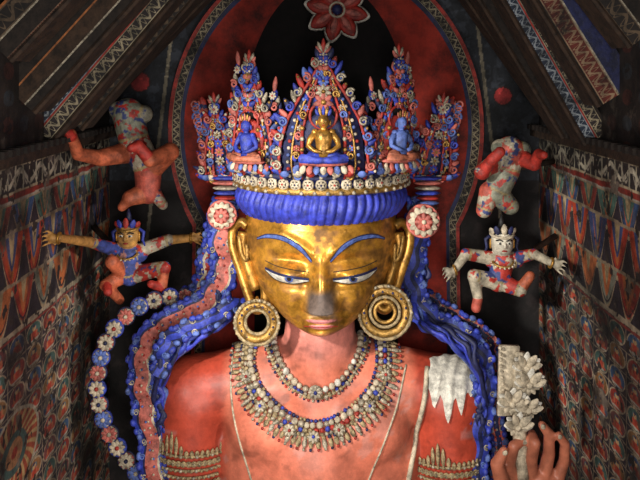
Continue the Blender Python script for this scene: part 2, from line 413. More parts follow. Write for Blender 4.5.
# ---- crown
mb=MB(); NB=46
mb.torus((0.01,-.01,.60),(0,0,1),.84,.035,'goldbright',64,8); mb.torus((0.01,-.01,.73),(0,0,1),.84,.03,'navy',64,8)
for i in range(NB):
    a=2*math.pi*i/NB; d=np.array([math.sin(a),-math.cos(a),0]); c=np.array([.01,-.01,.665])+d*.85
    mb.ell(c,[np.cross(d,[0,0,1])*.055,np.array([0,0,.058]),d*.03],'cream'); mb.rosette(c+d*.02,d,.038,'cream','red' if i%2 else 'navy','brownblack',6)
    mb.ball(np.array([.01,-.01,.735])+d*.87,.02,'silver',SPL)
    mb.ball(np.array([.01,-.01,.592])+nvec([math.sin(a+.07),-math.cos(a+.07),0])*.875,.02,'silver',SPL)
mb.obj('crown_band',statue)
def seated(mb,o,R,U,N,s,skin,cloth,halo='navy'):
    w=lambda a,b,c: o+R*a*s+U*b*s+N*c*s
    mb.ell(w(0,.55,-.12),[R*.42*s,U*.5*s,N*.05*s],halo); mb.torus(w(0,.95,-.1),N,.27*s,.03*s,'red',20,6)
    for i in range(9):
        a=(i-4)/4; mb.petal(w(a*.5,-.02,.08-.1*a*a),-U*.8+R*a*.4+N*.3,N,.2*s,.14*s,.08*s,['lightblue','cream','pink'][i%3])
    mb.ell(w(0,.02,0),[R*.5*s,U*.08*s,N*.24*s],'pink')
    mb.tube([w(0,.14,0),w(0,.3,0),w(0,.45,0),w(0,.62,0),w(0,.7,0)],[.2*s,.15*s,.17*s,.19*s,.07*s],skin,10)
    for sx in(-1,1):
        mb.tube([w(0,.15,.02),w(sx*.28,.14,.08),w(sx*.42,.12,.12),w(sx*.15,.1,.26),w(-sx*.1,.09,.28)],[.14*s,.12*s,.1*s,.08*s,.05*s],cloth,8)
        mb.tube([w(sx*.16,.62,0),w(sx*.27,.48,.02),w(sx*.3,.36,.06),w(sx*.18,.28,.18),w(sx*.04,.25,.22)],[.07*s,.065*s,.055*s,.045*s,.035*s],skin,8)
        mb.ball(w(sx*.17,.63,0),.075*s,skin,SPL)
        mb.ball(w(sx*.045,.87,.12),.016*s,'black',SPL); mb.ell(w(sx*.135,.82,.0),[R*.025*s,U*.07*s,N*.03*s],skin,SPL)
    mb.ball(w(0,.7,.02),.07*s,skin,SPL)
    mb.ell(w(0,.85,.02),[R*.12*s,U*.15*s,N*.125*s],skin); mb.petal(w(0,.88,.13),-U,N,.09*s,.04*s,.05*s,skin); mb.ell(w(0,.78,.13),[R*.035*s,U*.01*s,N*.01*s],'red',SPL)
    for i in range(5):
        a=(i-2)/2; mb.petal(w(a*.1,.96,.05),U+R*a*.4,N,(.2-.05*abs(a))*s,.07*s,.04*s,'goldbright' if i%2 else cloth)
    mb.torus(w(0,.6,.1),N+U*.5,.09*s,.018*s,'goldbright',14,5)
ogx=[0,.12,.3,.5,.68,.82,.92,1.0]; ogy=[.92,1,.96,.80,.54,.30,.15,.03]
def crown_panel(mb,o,R,U,N,w,h,seed,fig=None,figs=1,pal=('blue','pink','navy','silver','blue','red','lightblue')):
    rd=random.Random(seed); o=np.array(list(o));R=nvec(list(R));U=nvec(list(U));N=nvec(list(N))
    hwf=lambda t: np.interp(t,ogx,ogy)*w/2
    n=22;V=[]
    for lay in(0,-.06):
        for i in range(n+1):
            t=i/n
            for sx in(-1,1): V.append(o+U*h*t+R*sx*hwf(t)*.9+N*lay)
    k=2*(n+1);F=[]
    for i in range(n):
        a=2*i; F.append((a,a+1,a+3,a+2)); F.append((k+a+1,k+a,k+a+2,k+a+3)); F.append((a,a+2,k+a+2,k+a)); F.append((a+3,a+1,k+a+1,k+a+3))
    mb.add(V,F,'navy')
    m=int(h/.062)
    for sx in(-1,1):
        for i in range(m):
            t=(i+.5)/m; c=o+U*h*t*.97+R*sx*hwf(t)*.93
            d=R*sx*(1-.6*t)+U*(.45+1.0*t)+R*sx*rd.uniform(-.3,.3)
            L=rd.uniform(.08,.17)
            mb.petal(c,d,N+R*sx*rd.uniform(-.2,.5),L,rd.uniform(.045,.07),.05,pal[i%len(pal)])
            if i%2: mb.curl(c+nvec(d)*.055+N*.035,R*sx,U,.042,rd.choice(['pink','lightblue','blue','silver']),1,.012,rd.uniform(0,3))
            if i%3==0: mb.ball(c+nvec(d)*L*.8+N*.02,.015,rd.choice(['cream','red','goldbright']),SPL)
            c2=o+U*h*t*.95+R*sx*hwf(t)*.78+N*.02; mb.ball(c2,.017,['cream','red','silver','lightblue'][i%4],SPL)
            c3=o+U*h*t*.93+R*sx*hwf(t)*.60+N*.015
            if i%3==1: mb.rosette(c3,N,.034,rd.choice(['pink','lightblue','silver']),'goldbright','red',6)
            elif i%3==0: mb.curl(c3+N*.03,R*sx,U,.035,rd.choice(['pink','lightblue','goldbright']),1,.011,rd.uniform(0,6))
            else: mb.petal(c3,U+R*sx*.4,N,.07,.045,.04,rd.choice(['blue','pink','navy']))
        for off,mm,rr in((.98,'red',.015),(.7,'goldbright',.011),(.5,'red',.013)):
            mb.tube([o+U*h*t*.96+R*sx*hwf(t)*off+N*.015 for t in np.linspace(0,.96,16)],rr,mm,6)
    if fig is None:
        for i in range(int(h/.1)):
            t=(i+.5)/int(h/.1)*.8; c=o+U*h*t+N*.03
            mb.rosette(c,N,min(.05,hwf(t)*.45),['pink','blue','silver'][i%3],'goldbright',['blue','red','navy'][i%3],7)
    else:
        mb.ell(o+U*h*.38+N*.0,[R*w*.24,U*h*.27,N*.02],'darkhalo')
        seated(mb,o+U*h*.13+N*.09,R,U,N,h*.40*figs,fig[0],fig[1],fig[2])
        for i in range(5):
            t=.62+.085*i; c=o+U*h*t+N*.04
            mb.rosette(c,N,max(.026,hwf(t)*.36),['pink','silver','lightblue','pink','blue'][i],'goldbright',['blue','red','blue','navy','red'][i],7)
            for sx in(-1,1): mb.petal(c,U*.8+R*sx,N,.11*(1-t)+.05,.05,.05,['blue','pink'][i%2])
        for sx in(-1,1):
            mb.tube([o+R*sx*w*.23+U*.06+N*.05,o+R*sx*w*.23+U*h*.42+N*.05],.016,'red',6)
            for i in range(5): mb.ball(o+R*sx*w*.23+U*(.08+h*.085*i)+N*.06,.022,'silver' if i%2 else 'goldbright',SPL)
    tip=o+U*h; mb.rosette(tip+N*.03-U*.03,N,.05,'cream','pink','blue',8)
    for a in(-.9,-.45,0,.45,.9): mb.petal(tip,U+R*a,N,.15-.05*abs(a),.045,.04,['red','silver','pink'][int(abs(a)*2.3)])
    for i in range(7):
        mb.petal(o+R*(i-3)/3*w*.42+U*.02+N*.05,U*.3+N*.3,N,.09,.09,.05,['lightblue','cream','red'][i%3])
mb=MB(); Zb=.72
crown_panel(mb,(.03,-.85,Zb),(1,0,0),(0,-.02,1),(0,-1,0),.82,1.11,1,('gold','blue','navy'))
mb.obj('crown_leaf_centre',statue)
def ringpos(a,r=.86): return (math.sin(a)*r+.01,-math.cos(a)*r,Zb)
for k,(a,w,h,lean) in enumerate([(-.80,.46,1.02,.05),(.87,.48,1.08,.06)]):
    mb=MB(); d=Vector((math.sin(a)*.6,-math.cos(a)*1,0)).normalized(); R=Vector((-d.y,d.x,0)); R=R if R.x>0 else -R
    U=Vector((math.sin(a)*lean*1.2,0,1)).normalized()
    crown_panel(mb,ringpos(a),R,U,d,w,h,10+k,('blue','skin','red') if k==0 else ('lightblue','skin','red'),.95)
    for s2 in(-1,1):
        if s2*a<0: hh=.50
        else: hh=.74
        b=Vector(ringpos(a))+R*s2*w*.44+d*-.03
        for i in range(9):
            t=i/8; c=b+Vector((s2*.05*math.sin(t*3),0,.2+hh*t)); mb.petal(c,(s2*(.5-t*.4),0,1),d,.13-.03*t,.05,.045,['blue','red','navy','silver'][i%4])
            if i%2: mb.curl(c+d*.04,np.array(R)*s2,np.array([0,0,1.]),.04,['silver','pink','lightblue'][i%3],1,.012,i)
        mb.rosette(b+Vector((0,0,.24+hh))+d*.02,d,.042,'cream','pink','blue',7); mb.petal(b+Vector((0,0,.26+hh)),(s2*.1,0,1),d,.16,.05,.04,'pink')
    mb.obj('crown_leaf_left' if k==0 else 'crown_leaf_right',statue)
for k,(sx,w,h,px,lean) in enumerate([(-1,.34,.76,224,-.12),(1,.36,.76,430,.16)]):
    mb=MB(); crown_panel(mb,P(px,182,-.02),(1,0,0),(lean,0,1),(sx*.2,-1,0),w,h,20+k,None,1,('blue','navy','pink','blue','red'))
    b=P(px,175,.1)
    for i in range(16):
        t=i/15; c=b+Vector((sx*(.05+.14*t),0,.05+.62*t)); mb.petal(c,(sx*(1-.4*t),0,.5+t),(0,-1,0),.2-.06*t,.085,.05,['blue','pink','navy','red'][i%4]); mb.curl(c+Vector((sx*.1,-.05,.05)),np.array([sx,0,0.]),np.array([0,0,1.]),.05,['lightblue','pink'][i%2],1,.013,i)
    for i in range(7):
        c=P(px-sx*2,178+i*5,-.12); mb.ell(c,[(.15-.008*i,0,0),(0,.08,0),(0,0,.022)],['blue','pink','silver','blue','red','lightblue','silver'][i])
    mb.obj('crown_flame_left' if sx<0 else 'crown_flame_right',statue)
    mb=MB(); c=P(222,215,-.3) if sx<0 else P(423,221,-.3); r=.13 if sx<0 else .15
    mb.rosette(c,(0,-1,.1),r,'cream','red','pink',12); mb.rosette(c+Vector((0,-.05,0)),(0,-1,.1),r*.6,'pink','cream','red',8)
    mb.torus(c,(0,-1,.1),r,.016,'pink',28,6); mb.obj('ear_rosette_left' if sx<0 else 'ear_rosette_right',statue)
# ---- ribbons and hair locks
def ribbon(mb,path,width,cols,dots=True,arch=.15,edge='blue',seed=1,wob=.02):
    rd=random.Random(seed); pp=catmull([P(*p) for p in path],10)
    pp=[p+np.array([wob*math.sin(i*.9),wob*math.cos(i*.7),0]) for i,p in enumerate(pp)]
    mb.strip(pp,(0,-1,0),width,cols,arch); mb.strip([p+np.array([0,.05,0]) for p in pp],(0,-1,0),width,[(1,'navy')],0)
    for i,p in enumerate(resample(pp,.075)):
        j=min(range(len(pp)),key=lambda q:np.linalg.norm(pp[q]-p)); t=nvec(pp[min(j+1,len(pp)-1)]-pp[max(j-1,0)]); sd=nvec(np.cross(t,(0,-1,0)))
        for sg in(-1,1):
            mb.ell(p+sd*sg*width*.5,[t*.042,sd*.03,np.array([0,.035,0])],edge if (i+sg)%3 else 'lightblue',SPL)
            if i%2: mb.curl(p+sd*sg*width*.36+np.array([0,-arch*width*.6,0]),sd*sg,t,.03,'lightblue' if i%4==1 else 'silver',1,.008,i)
        if dots:
            for q in range(2): mb.ball(p+sd*width*rd.uniform(-.25,.25)+np.array([0,-arch*width,0]),.012,['cream','lightblue','red'][rd.randrange(3)],SPL)
mb=MB(); cp=[(.18,'blue'),(.26,'cream'),(.74,'pink'),(.82,'navy'),(1,'blue')]
ribbon(mb,[(226,196,.0),(222,235,-.05),(224,270,-.05),(205,303,-.1),(168,323,-.2),(146,345,-.25),(142,385,-.3),(150,430,-.3),(158,500,-.3)],.25,cp)
ribbon(mb,[(236,300,-.25),(215,318,-.42),(185,330,-.5),(165,345,-.47),(158,375,-.44)],.14,[(.3,'navy'),(.7,'blue'),(1,'navy')],False)
ribbon(mb,[(222,200,.1),(208,250,.1),(200,285,.1),(180,300,.1)],.14,[(.4,'red'),(.6,'cream'),(1,'blue')])
mb.obj('scarf_left',statue)
mb=MB()
ribbon(mb,[(418,196,0),(418,240,-.05),(412,280,-.1),(428,316,-.15),(462,334,-.2),(480,356,-.25),(484,395,-.3),(478,440,-.3),(476,500,-.3)],.2,[(.3,'blue'),(.5,'navy'),(.8,'blue'),(1,'navy')],False)
ribbon(mb,[(428,298,.1),(455,316,.05),(485,335,0),(496,365,0),(497,420,0),(500,500,0)],.13,[(.3,'pink'),(.7,'navy'),(1,'pink')])
mb.obj('scarf_right',statue)
mb=MB()
for sx in(-1,1):
    for k in range(12):
        rd=random.Random(k*3+sx+5); x0=321+sx*(90+k*1.3); yy=.12-.03*(k%3)
        pts=[P(x0+sx*3*math.sin(k+i*1.9),212+i*12,yy-.02*i) for i in range(int(8+k*.2))]
        pts+=[P(x0+sx*(0+k*2),316+k,yy-.3)]
        pts+=[P(x0+sx*(14+k*3),329+k*1.2,yy-.45),P(x0+sx*(32+k*2)+3*math.sin(k),338+k*2.5,yy-.5)]
        pts+=[P(321+sx*(155+k*1.0),358+k*4+4*math.sin(k*2),yy-.38)]+[P(321+sx*(162-(k%5)+3*math.sin(i*2+k)),378+k*3+i*13,yy-.4) for i in range(3)]
        pp=catmull(pts,6); L=len(pp)
        mb.tube([p+np.array([.012*math.sin(i*.9+k),0,.010*math.cos(i*1.1)]) for i,p in enumerate(pp)],[(.024+.006*math.sin(i*1.1+k))*min(1,(L-i)/7+.1) for i in range(L)],['blue','navy','hairblue','navy','lightblue'][k%5],7)
mb.obj('hair_locks',statue)
# ---- necklaces on the body surface
def onbody(path,dens=8):
    out=[]
    for q in catmull([(a,b,0) for a,b in path],dens):
        p,nn=surf(bb,q[0],q[1])
        if p is not None: out.append((np.array(p),np.array(nn)))
    return out
def beadrow(mb,path,r,sp,mats,off=.0,pend=None):
    H=onbody(path,14); pts=[h[0] for h in H]; rd=random.Random(int(r*1000)+len(mats))
    for i,p in enumerate(resample(pts,sp)):
        j=int(np.argmin([np.linalg.norm(q-p) for q in pts])); nn=H[j][1]; c=p+nn*(r*.7+off)
        mb.ball(c,r*rd.uniform(.82,1.12),mats[rd.randrange(len(mats))],SPL)
        if pend:
            t=nvec(pts[min(j+1,len(pts)-1)]-pts[max(j-1,0)]); sd=np.cross(t,nn); mid=np.array(P(316,370,-.6)); 
            if np.dot(sd,c-mid)<0: sd=-sd
            mb.petal(c,sd,nn,pend*rd.uniform(.7,1.15),.05,.035,['silver','lace','lace'][i%3]); mb.ball(c+sd*pend,.015,['silver','navy','red'][i%3],SPL)
mb=MB()
def uscale(path,k,dy=0): return [(316+(a-316)*k,(b-345)*k+345+dy) for a,b in path]
inner=[(276,322),(275,345),(283,366),(298,383),(316,390),(335,383),(350,366),(359,345),(358,322)]
beadrow(mb,inner,.034,.062,['cream','silver','white'])
beadrow(mb,uscale(inner,1.12),.018,.038,['silver','lace','navy','blue'],0,.05)
c,nn=surf(bb,316,390); mb.rosette(np.array(c)+np.array(nn)*.05,nn,.07,'silver','blue','silver',8)
mb.obj('necklace_inner',statue)
mb=MB()
outer=[(252,338),(249,368),(261,397),(285,419),(314,429),(346,419),(370,397),(382,368),(380,335)]
for k,r,sp,ms in((.91,.018,.038,['navy','blue','lace']),(.97,.034,.064,['cream','cream','silver']),(1.035,.027,.053,['silver','lace','red','blue']),(1.085,.022,.045,['lace','silver'])):
    beadrow(mb,uscale(outer,k),r,sp,ms,.01)
beadrow(mb,uscale(outer,1.12),.02,.055,['silver','navy','lace'],.01,.10)
for a,b,m_ in((314,438,'blue'),(288,429,'red'),(341,429,'red'),(262,408,'blue'),(369,408,'blue'),(247,378,'red'),(385,376,'red')):
    c,nn=surf(bb,a,b); mb.rosette(np.array(c)+np.array(nn)*.05,nn,.06,'silver',m_,'lace',8)
mb.obj('necklace_outer',statue)
mb=MB()
for path,r,m in(([(233,352),(231,390),(237,430),(252,482),(262,520)],.010,'cream'),([(406,365),(397,405),(383,445),(368,482),(360,520)],.010,'cream'),([(427,368),(424,400),(416,435),(407,482),(400,520)],.026,'cream')):
    H=onbody(path,8); mb.tube([p+n_*r*.5 for p,n_ in H],r,m,6)
mb.obj('sacred_cord',statue)
mb=MB(); cols=70; rws=18; V=[]
hem=[22,26,34,46,50,44,38,44,60,66,58,44,40,50,56,46,34,30,34,28]
for i in range(cols+1):
    u=i/cols; L=np.interp(u*(len(hem)-1),range(len(hem)),hem); x0=429+45*u; y0=360-6*math.sin(u*3.1)+5*u
    for j in range(rws+1):
        v=j/rws; p,nn=surf(bb,x0-3*v*v+1.2*math.sin(v*5+u*4),y0+L*v)
        if p is None: p,nn=surf(bb,min(x0,469),y0+L*v)
        if p is None: p=P(469,y0+L*v,-.1); nn=Vector((1,-1,0)).normalized()
        V.append(np.array(p)+np.array(nn)*(.014+.008*(1+math.sin(u*24+v*2.5))))
mb.add(V,[(i*(rws+1)+j,(i+1)*(rws+1)+j,(i+1)*(rws+1)+j+1,i*(rws+1)+j+1) for i in range(cols) for j in range(rws)],'white')
mb.obj('white_shoulder_cloth',statue)
for sx in(-1,1):
    mb=MB(); a=np.array(P(320+sx*127,430,-.02));b=np.array(P(320+sx*132,570,-.1)); ax=nvec(b-a); e1=nvec(np.cross(ax,(0,1,0)));e2=np.cross(ax,e1)
    for row in range(6):
        t=(.08 if sx<0 else .16)+row*.05; c=a+(b-a)*t; r=.375+(.28-.375)*t+.025
        mb.torus(c,ax,r-.012,.013,'lace',40,6)
        for j in range(48):
            an=2*math.pi*(j+.5*(row%2))/48; d=e1*math.cos(an)+e2*math.sin(an)
            if row in(1,4): mb.rosette(c+d*r,d,.030,'lace','silver','lace',6)
            else: mb.ball(c+d*r,.017,['lace','silver','lace'][j%3],SPL)
            if row==0: mb.petal(c+d*r,-ax,d,.06+.17*max(0,math.sin(an*4))**2,.045,.025,'lace')
            if row==5: mb.petal(c+d*r,ax,d,.1+.08*math.sin(an*5),.045,.025,'lace')
    mb.obj('armlet_left' if sx<0 else 'armlet_right',statue)
# ---- held lotus
mb=MB(); fy=-1.12
mb.box(P(508,380,fy+.06),[(.085,0,0),(0,.03,0),(.01,0,.30)],'cream')
mb.tube([P(520,352,fy+.05),P(519,400,fy+.03),P(520,440,fy+.03),P(524,490,fy+.1)],[.05,.06,.06,.05],'cream',10)
def lotus(cx,cy,s,sd):
    rd=random.Random(sd); c=P(cx,cy,fy)
    for i in range(9):
        a=-1.4+2.8*i/8+rd.uniform(-.1,.1); mb.petal(c+Vector((0,-.02-.03*(i%2),0)),(math.sin(a),-.3,math.cos(a)*.6+.05),(0,-1,.5),s*(1-.15*abs(a)),s*.42,s*.12,'cream' if i%2 else 'white')
    mb.ball(c+Vector((0,-.05,0)),s*.2,'cream')
    for i in range(5):
        a=2.0+2.3*i/4; mb.petal(c,(math.sin(a),-.2,math.cos(a)),(0,-1,.1),s*.6,s*.34,s*.14,'cream')
lotus(525,366,.17,1); lotus(528,383,.18,2); lotus(511,402,.18,3); lotus(527,408,.16,4); lotus(517,425,.17,5)
for i in range(10): mb.ball(P(500+i*.4,348+i*6,fy-.0),.018,'cream',SPL)
mb.obj('carved_lotus_stalk',statue)
# ---- garland
mb=MB(); pts=catmull([P(*p) for p in[(186,296,.1),(165,297,.05),(143,304,0),(124,318,-.05),(109,337,-.1),(101,360,-.1),(98,385,-.1),(102,410,-.1),(112,435,-.1),(127,458,-.1),(143,480,-.1),(155,510,-.1)]],10)
mb.tube(pts,.03,'navy',8)
for i,p in enumerate(resample(pts,.155)):
    r=.082
    mb.rosette(p+np.array([0,-.04,0]),(0,-1,.1),r,['pink','cream','cream','lightblue'][i%4],['cream','red','navy','cream'][i%4],['cream','lightblue','pink','cream'][i%4],9)
    mb.torus(p+np.array([0,-.03,0]),(0,-1,.1),r,.013,['navy','blue'][i%2],20,5)
mb.obj('flower_garland',statue)
# ============================================================ attendant figures
def segd(co,a,b,ra,rb):
    a=np.array(list(a));b=np.array(list(b)); ab=b-a; t=np.clip(((co-a)@ab)/(ab@ab+1e-9),0,1)
    return np.linalg.norm(co-(a+t[:,None]*ab),axis=1)-(ra+(rb-ra)*t)
def figure(bones,head=None,seed=0,peg=None,hands=()):
    e=empty('flying_attendant_figure'); mb=MB(); B=[]
    e.location=P(*peg[0]); inv=Matrix.Translation(-e.location)
    for a,ra,b,rb,c,pat in bones:
        A=P(*a);Bp=P(*b);ra=K(ra,a[2]);rb=K(rb,b[2]); mb.capsule(A,ra,Bp,rb,'skin'); B.append((A,Bp,ra,rb,c,pat))
    for h in hands:
        (px,py,y),ang,c=h[:3]; A=P(px,py,y); d=Vector((math.cos(ang),-.3,math.sin(ang))).normalized(); sdv=Vector((-d.z,0,d.x))
        pe=A+d*.06; mb.capsule(A,.032,pe,.038,'skin'); B.append((A,pe,.03,.03,c,None))
        for i in range(4):
            o=(i-1.5)*.028; b0=pe+sdv*o; b1=b0+d*(.06-.008*abs(i-1.5))+sdv*o*.5; b2=b1+d*.02+Vector((0,-.03,-.01))
            mb.capsule(b0,.0125,b1,.011,'skin'); mb.capsule(b1,.011,b2,.008,'skin'); B.append((b0,b2,.013,.01,c,None))
        b1=A+d*.03+sdv*.06; mb.capsule(A,.016,b1,.013,'skin'); B.append((A,b1,.015,.012,c,None))
    if head:
        hc=P(*head['p']); r=K(head['r'],head['p'][2]); mb.ell(hc,[(r*.84,0,0),(0,r*.9,0),(0,0,r*1.08)],'skin',SPHH); mb.ell(hc+Vector((0,-r*.92,-r*.1)),[(r*.13,0,0),(0,r*.22,0),(0,0,r*.24)],'skin',SPH); B.append((hc,hc+Vector((0,0,.001)),r,r,head['c'],None))
    def cf(co):
        Dm=np.stack([segd(co,b[0],b[1],b[2],b[3]) for b in B]); idx=Dm.argmin(0); C=np.zeros((len(co),3)); x,y,z=co.T
        g=fbm(x+30,z+30+y*.4,13,seed+40); g2=fbm(x+50,z+20+y*.4,15,seed+60)
        for i,b in enumerate(B):
            m=idx==i; C[m]=b[4]
            if b[5]:
                # printed cloth: irregular flower patches, darker sprigs and a hem line at each end
                C[m&(g>.58)]=b[5]; C[m&(g2>.66)]=(.04,.06,.2)
                a_=np.array(list(b[0]));ab=np.array(list(b[1]))-a_; t=((co-a_)@ab)/(ab@ab+1e-9); C[m&(np.abs(t-.92)<.05)]=(.40,.30,.14)
        n=fbm(x+7,z+y+7,8,seed); return C*(.45+.85*n)[:,None]
    kids=[bake('body',mb,.011,cf,'figpaint',e,2)]
    if head:
        mb=MB()
        for sx in(-1,1):
            mb.ell(hc+Vector((sx*r*.34,-r*.84,r*.08)),[(r*.2,0,0),(0,r*.06,0),(0,0,r*.09)],'white',SPL); mb.ball(hc+Vector((sx*r*.34,-r*.89,r*.06)),r*.085,'black',SPL)
            mb.tube([hc+Vector((sx*r*.12,-r*.88,r*.22)),hc+Vector((sx*r*.36,-r*.86,r*.33)),hc+Vector((sx*r*.6,-r*.68,r*.24))],r*.05,'black',5)
            mb.ell(hc+Vector((sx*r*.86,0,-r*.1)),[(r*.1,0,0),(0,r*.15,0),(0,0,r*.4)],'gold',SPL)
        mb.ell(hc+Vector((0,-r*.84,-r*.5)),[(r*.22,0,0),(0,r*.08,0),(0,0,r*.07)],'red',SPL)
        mb.torus(hc+Vector((0,0,r*.6)),(0,-.2,1),r*.82,r*.12,head['band'],20,6)
        mb.ell(hc+Vector((0,r*.1,r*.65)),[(r*.8,0,0),(0,r*.8,0),(0,0,r*.55)],head['cap'],SPH)
        for i in range(5):
            a=(i-2)*.6; mb.petal(hc+Vector((math.sin(a)*r*.75,-math.cos(a)*r*.75,r*.62)),(math.sin(a)*.5,0,1),(math.sin(a),-1,0),r*(.85-.15*abs(i-2)),r*.5,r*.2,head['pet'][i%2])
        mb.tube([hc+Vector((0,r*.2,r*.9)),hc+Vector((0,r*.2,r*1.5)),hc+Vector((0,r*.2,r*2.0))],[r*.3,r*.2,r*.05],head['cap'],8)
        for sx in(-1,1): mb.tube([hc+Vector((sx*r*.8,r*.1,r*.5)),hc+Vector((sx*r*1.2,r*.1,r*.2)),hc+Vector((sx*r*1.1,r*.1,-r*.4)),hc+Vector((sx*r*1.3,r*.1,-r*.9))],[r*.13,r*.14,r*.12,r*.05],head['pet'][1],6)
        mb.torus(hc+Vector((0,-r*.2,-r*1.35)),(0,-.5,1),r*.75,r*.09,'goldbright',20,6)
        for i in range(9):
            a=math.pi*(i/8); mb.ball(hc+Vector((math.cos(a)*r*.85,-r*.2-math.sin(a)*r*.75,-r*1.45-math.sin(a)*r*.3)),r*.09,'cream',SPL)
        kids.append(mb.obj('headdress_and_features',e))
    mb=MB()
    for h in hands:
        (px,py,y),ang,c=h[:3]; A=P(px,py,y); mb.torus(A,(math.cos(ang),0,math.sin(ang)),.045,.014,'gold',16,6)
    if peg: mb.tube([P(*peg[0]),peg[1]],[.03,.035],'wood',8)
    if mb.n: kids.append(mb.obj('bracelets_and_peg',e))
    for k_ in kids: k_.matrix_parent_inverse=inv
    return e
sk=(.56,.13,.055); gs=(.55,.27,.07); red=(.48,.035,.022); wht=(.52,.45,.33); pk=(.54,.10,.065); bl=(.05,.08,.33); gry=(.26,.26,.19)
figure([((128,246,.2),6,(128,256,.2),9,gs,None),((118,254,.2),8,(140,254,.2),8,bl,red),((128,256,.2),13,(130,276,.2),10,bl,(.5,.22,.18)),
 ((116,250,.18),7,(90,242,-.3),5.5,bl,red),((90,242,-.3),5.5,(60,238,-.88),4,gs,None),
 ((141,250,.2),7,(168,240,.3),6,red,wht),((168,240,.3),5,(190,238,.4),4,gs,None),
 ((124,274,.2),8,(112,262,.0),7,sk,None),((122,276,.2),8.5,(106,285,.05),6.5,sk,None),((106,285,.05),6,(120,300,.2),4.5,sk,None),
 ((136,274,.2),9,(164,268,.1),7,red,wht),((164,268,.1),6,(162,288,.1),5,sk,None),((162,288,.1),5,(151,284,-.0),4,red,None),((106,283,.05),4.5,(108,292,-.05),4.5,red,None)],
 {'p':(128,235,.15),'r':13,'c':(.55,.28,.07),'cap':'navy','band':'goldbright','pet':('red','blue')},1,((128,262,.25),Vector((-2.46,.7,.0))),
 [((59,238,-.9),math.pi*.97,gs),((191,238,.4),0,gs)])
figure([((128,114,.3),16,(134,140,.3),15,gry,red),((118,110,.3),9,(144,114,.3),9,(.3,.27,.2),red),((134,140,.3),15,(148,168,.3),14,red,wht),
 ((130,152,.3),11,(100,158,.0),8.5,sk,None),((100,158,.0),8,(78,154,-.25),6.5,sk,None),((78,154,-.25),6.5,(71,134,-.42),5.5,sk,None),((71,136,-.42),6,(63,129,-.52),4.5,red,None),
 ((150,168,.3),13,(170,152,.2),9.5,sk,None),((170,152,.2),9,(150,160,.0),7.5,sk,None),((150,160,.0),7,(138,146,-.05),6,red,None),((138,146,-.05),6,(131,148,-.1),4.5,red,None),
 ((148,170,.3),14,(148,192,.3),12,pk,None),((148,192,.3),11,(130,198,.2),8,sk,None),((130,198,.2),7,(122,207,.2),4.5,sk,None),((152,190,.3),8,(163,205,.3),5,pk,wht)],
 None,2,((142,150,.3),Vector((-2.46,.8,.80))))
figure([((503,252,.2),6,(503,262,.2),8,wht,None),((492,260,.2),8,(516,260,.2),8,red,wht),((503,260,.2),12,(498,282,.2),10,red,wht),
 ((490,258,.18),7,(466,254,.1),6,wht,red),((466,254,.1),5,(456,268,-.0),4,wht,None),
 ((516,258,.2),7,(534,254,.0),5.5,red,wht),((534,254,.0),5,(550,262,-.2),4,wht,None),
 ((498,282,.2),9,(474,276,.1),7,wht,red),((474,276,.1),6.5,(478,298,.15),5,wht,None),((478,298,.15),5,(476,308,.1),5,pk,None),
 ((502,282,.2),9,(520,290,.1),7,red,wht),((520,290,.1),6,(530,276,.1),5,sk,None)],
 {'p':(502,242,.15),'r':13.5,'c':(.66,.6,.48),'cap':'black','band':'cream','pet':('cream','navy')},3,((505,268,.25),Vector((2.56,.7,-.1))),
 [((455,270,-.02),math.pi*1.1,wht),((551,263,-.22),-.3,wht)])
figure([((510,150,.3),14,(506,170,.3),14,pk,wht),((500,148,.3),9,(522,150,.3),9,gry,wht),((506,170,.3),14,(496,192,.3),13,gry,red),
 ((518,156,.3),9,(534,164,.1),7,red,None),((534,164,.1),6.5,(539,154,-.0),5.5,red,None),((539,154,0),5.5,(544,155,-.15),4,red,None),
 ((498,160,.3),9,(482,172,.1),8,red,wht),((482,172,.1),7,(492,160,-.0),5.5,red,None),((492,160,0),6,(500,152,-.05),5.5,red,None),
 ((496,192,.3),12,(510,206,.3),9,gry,red),((490,192,.3),11,(484,210,.3),8,pk,wht)],
 None,4,((506,170,.3),Vector((2.56,.8,.7))))
# ============================================================ halo
ha=empty('painted_halo'); yH=1.36
def ering(mb,cx,cy,r0,r1,y,m,n=120,bottom=420,uvscroll=False,inner0=False):
    V=[]
    def arc(rx,ry):
        out=[(cx-rx*.86,bottom)]
        for i in range(n+1):
            a=math.pi*1.18-(math.pi*1.36)*i/n; out.append((cx+rx*math.cos(a),cy-ry*math.sin(a)))
        out.append((cx+rx*.86,bottom)); return out
    A=arc(*r1); Bq=arc(*r0) if not inner0 else [(cx,q[1]) for q in A]
    for q in A: V.append(P(q[0],q[1],y))
    for q in Bq: V.append(P(q[0],q[1],y))
    k=len(A); base=len(mb.f); mb.add([list(v) for v in V],[(i,i+1,k+i+1,k+i) for i in range(k-1)],m)
    if uvscroll:
        L=0; w=(V[k//2]-V[k+k//2]).length
        for i in range(k-1):
            L2=L+(V[i+1]-V[i]).length; mb.uv[base+i]=[(L/w,1),(L2/w,1),(L2/w,0),(L/w,0)]; L=L2
mb=MB(); cx,cy=326,130
ering(mb,cx,cy,(154,176),(158,180),yH,'red')
ering(mb,cx,cy,(146,167),(154,176),yH-.02,'scroll_cream',uvscroll=True)
ering(mb,cx,cy,(142,162),(146,167),yH-.03,'navy')
ering(mb,cx,cy,(84,125),(142,162),yH-.01,'redhalo')
ering(mb,cx,cy,(0,0),(84,150),yH-.02,'darkhalo',inner0=True)
mb.obj('halo_bands',ha,False)
mb=MB(); c=P(337,10,.7); 
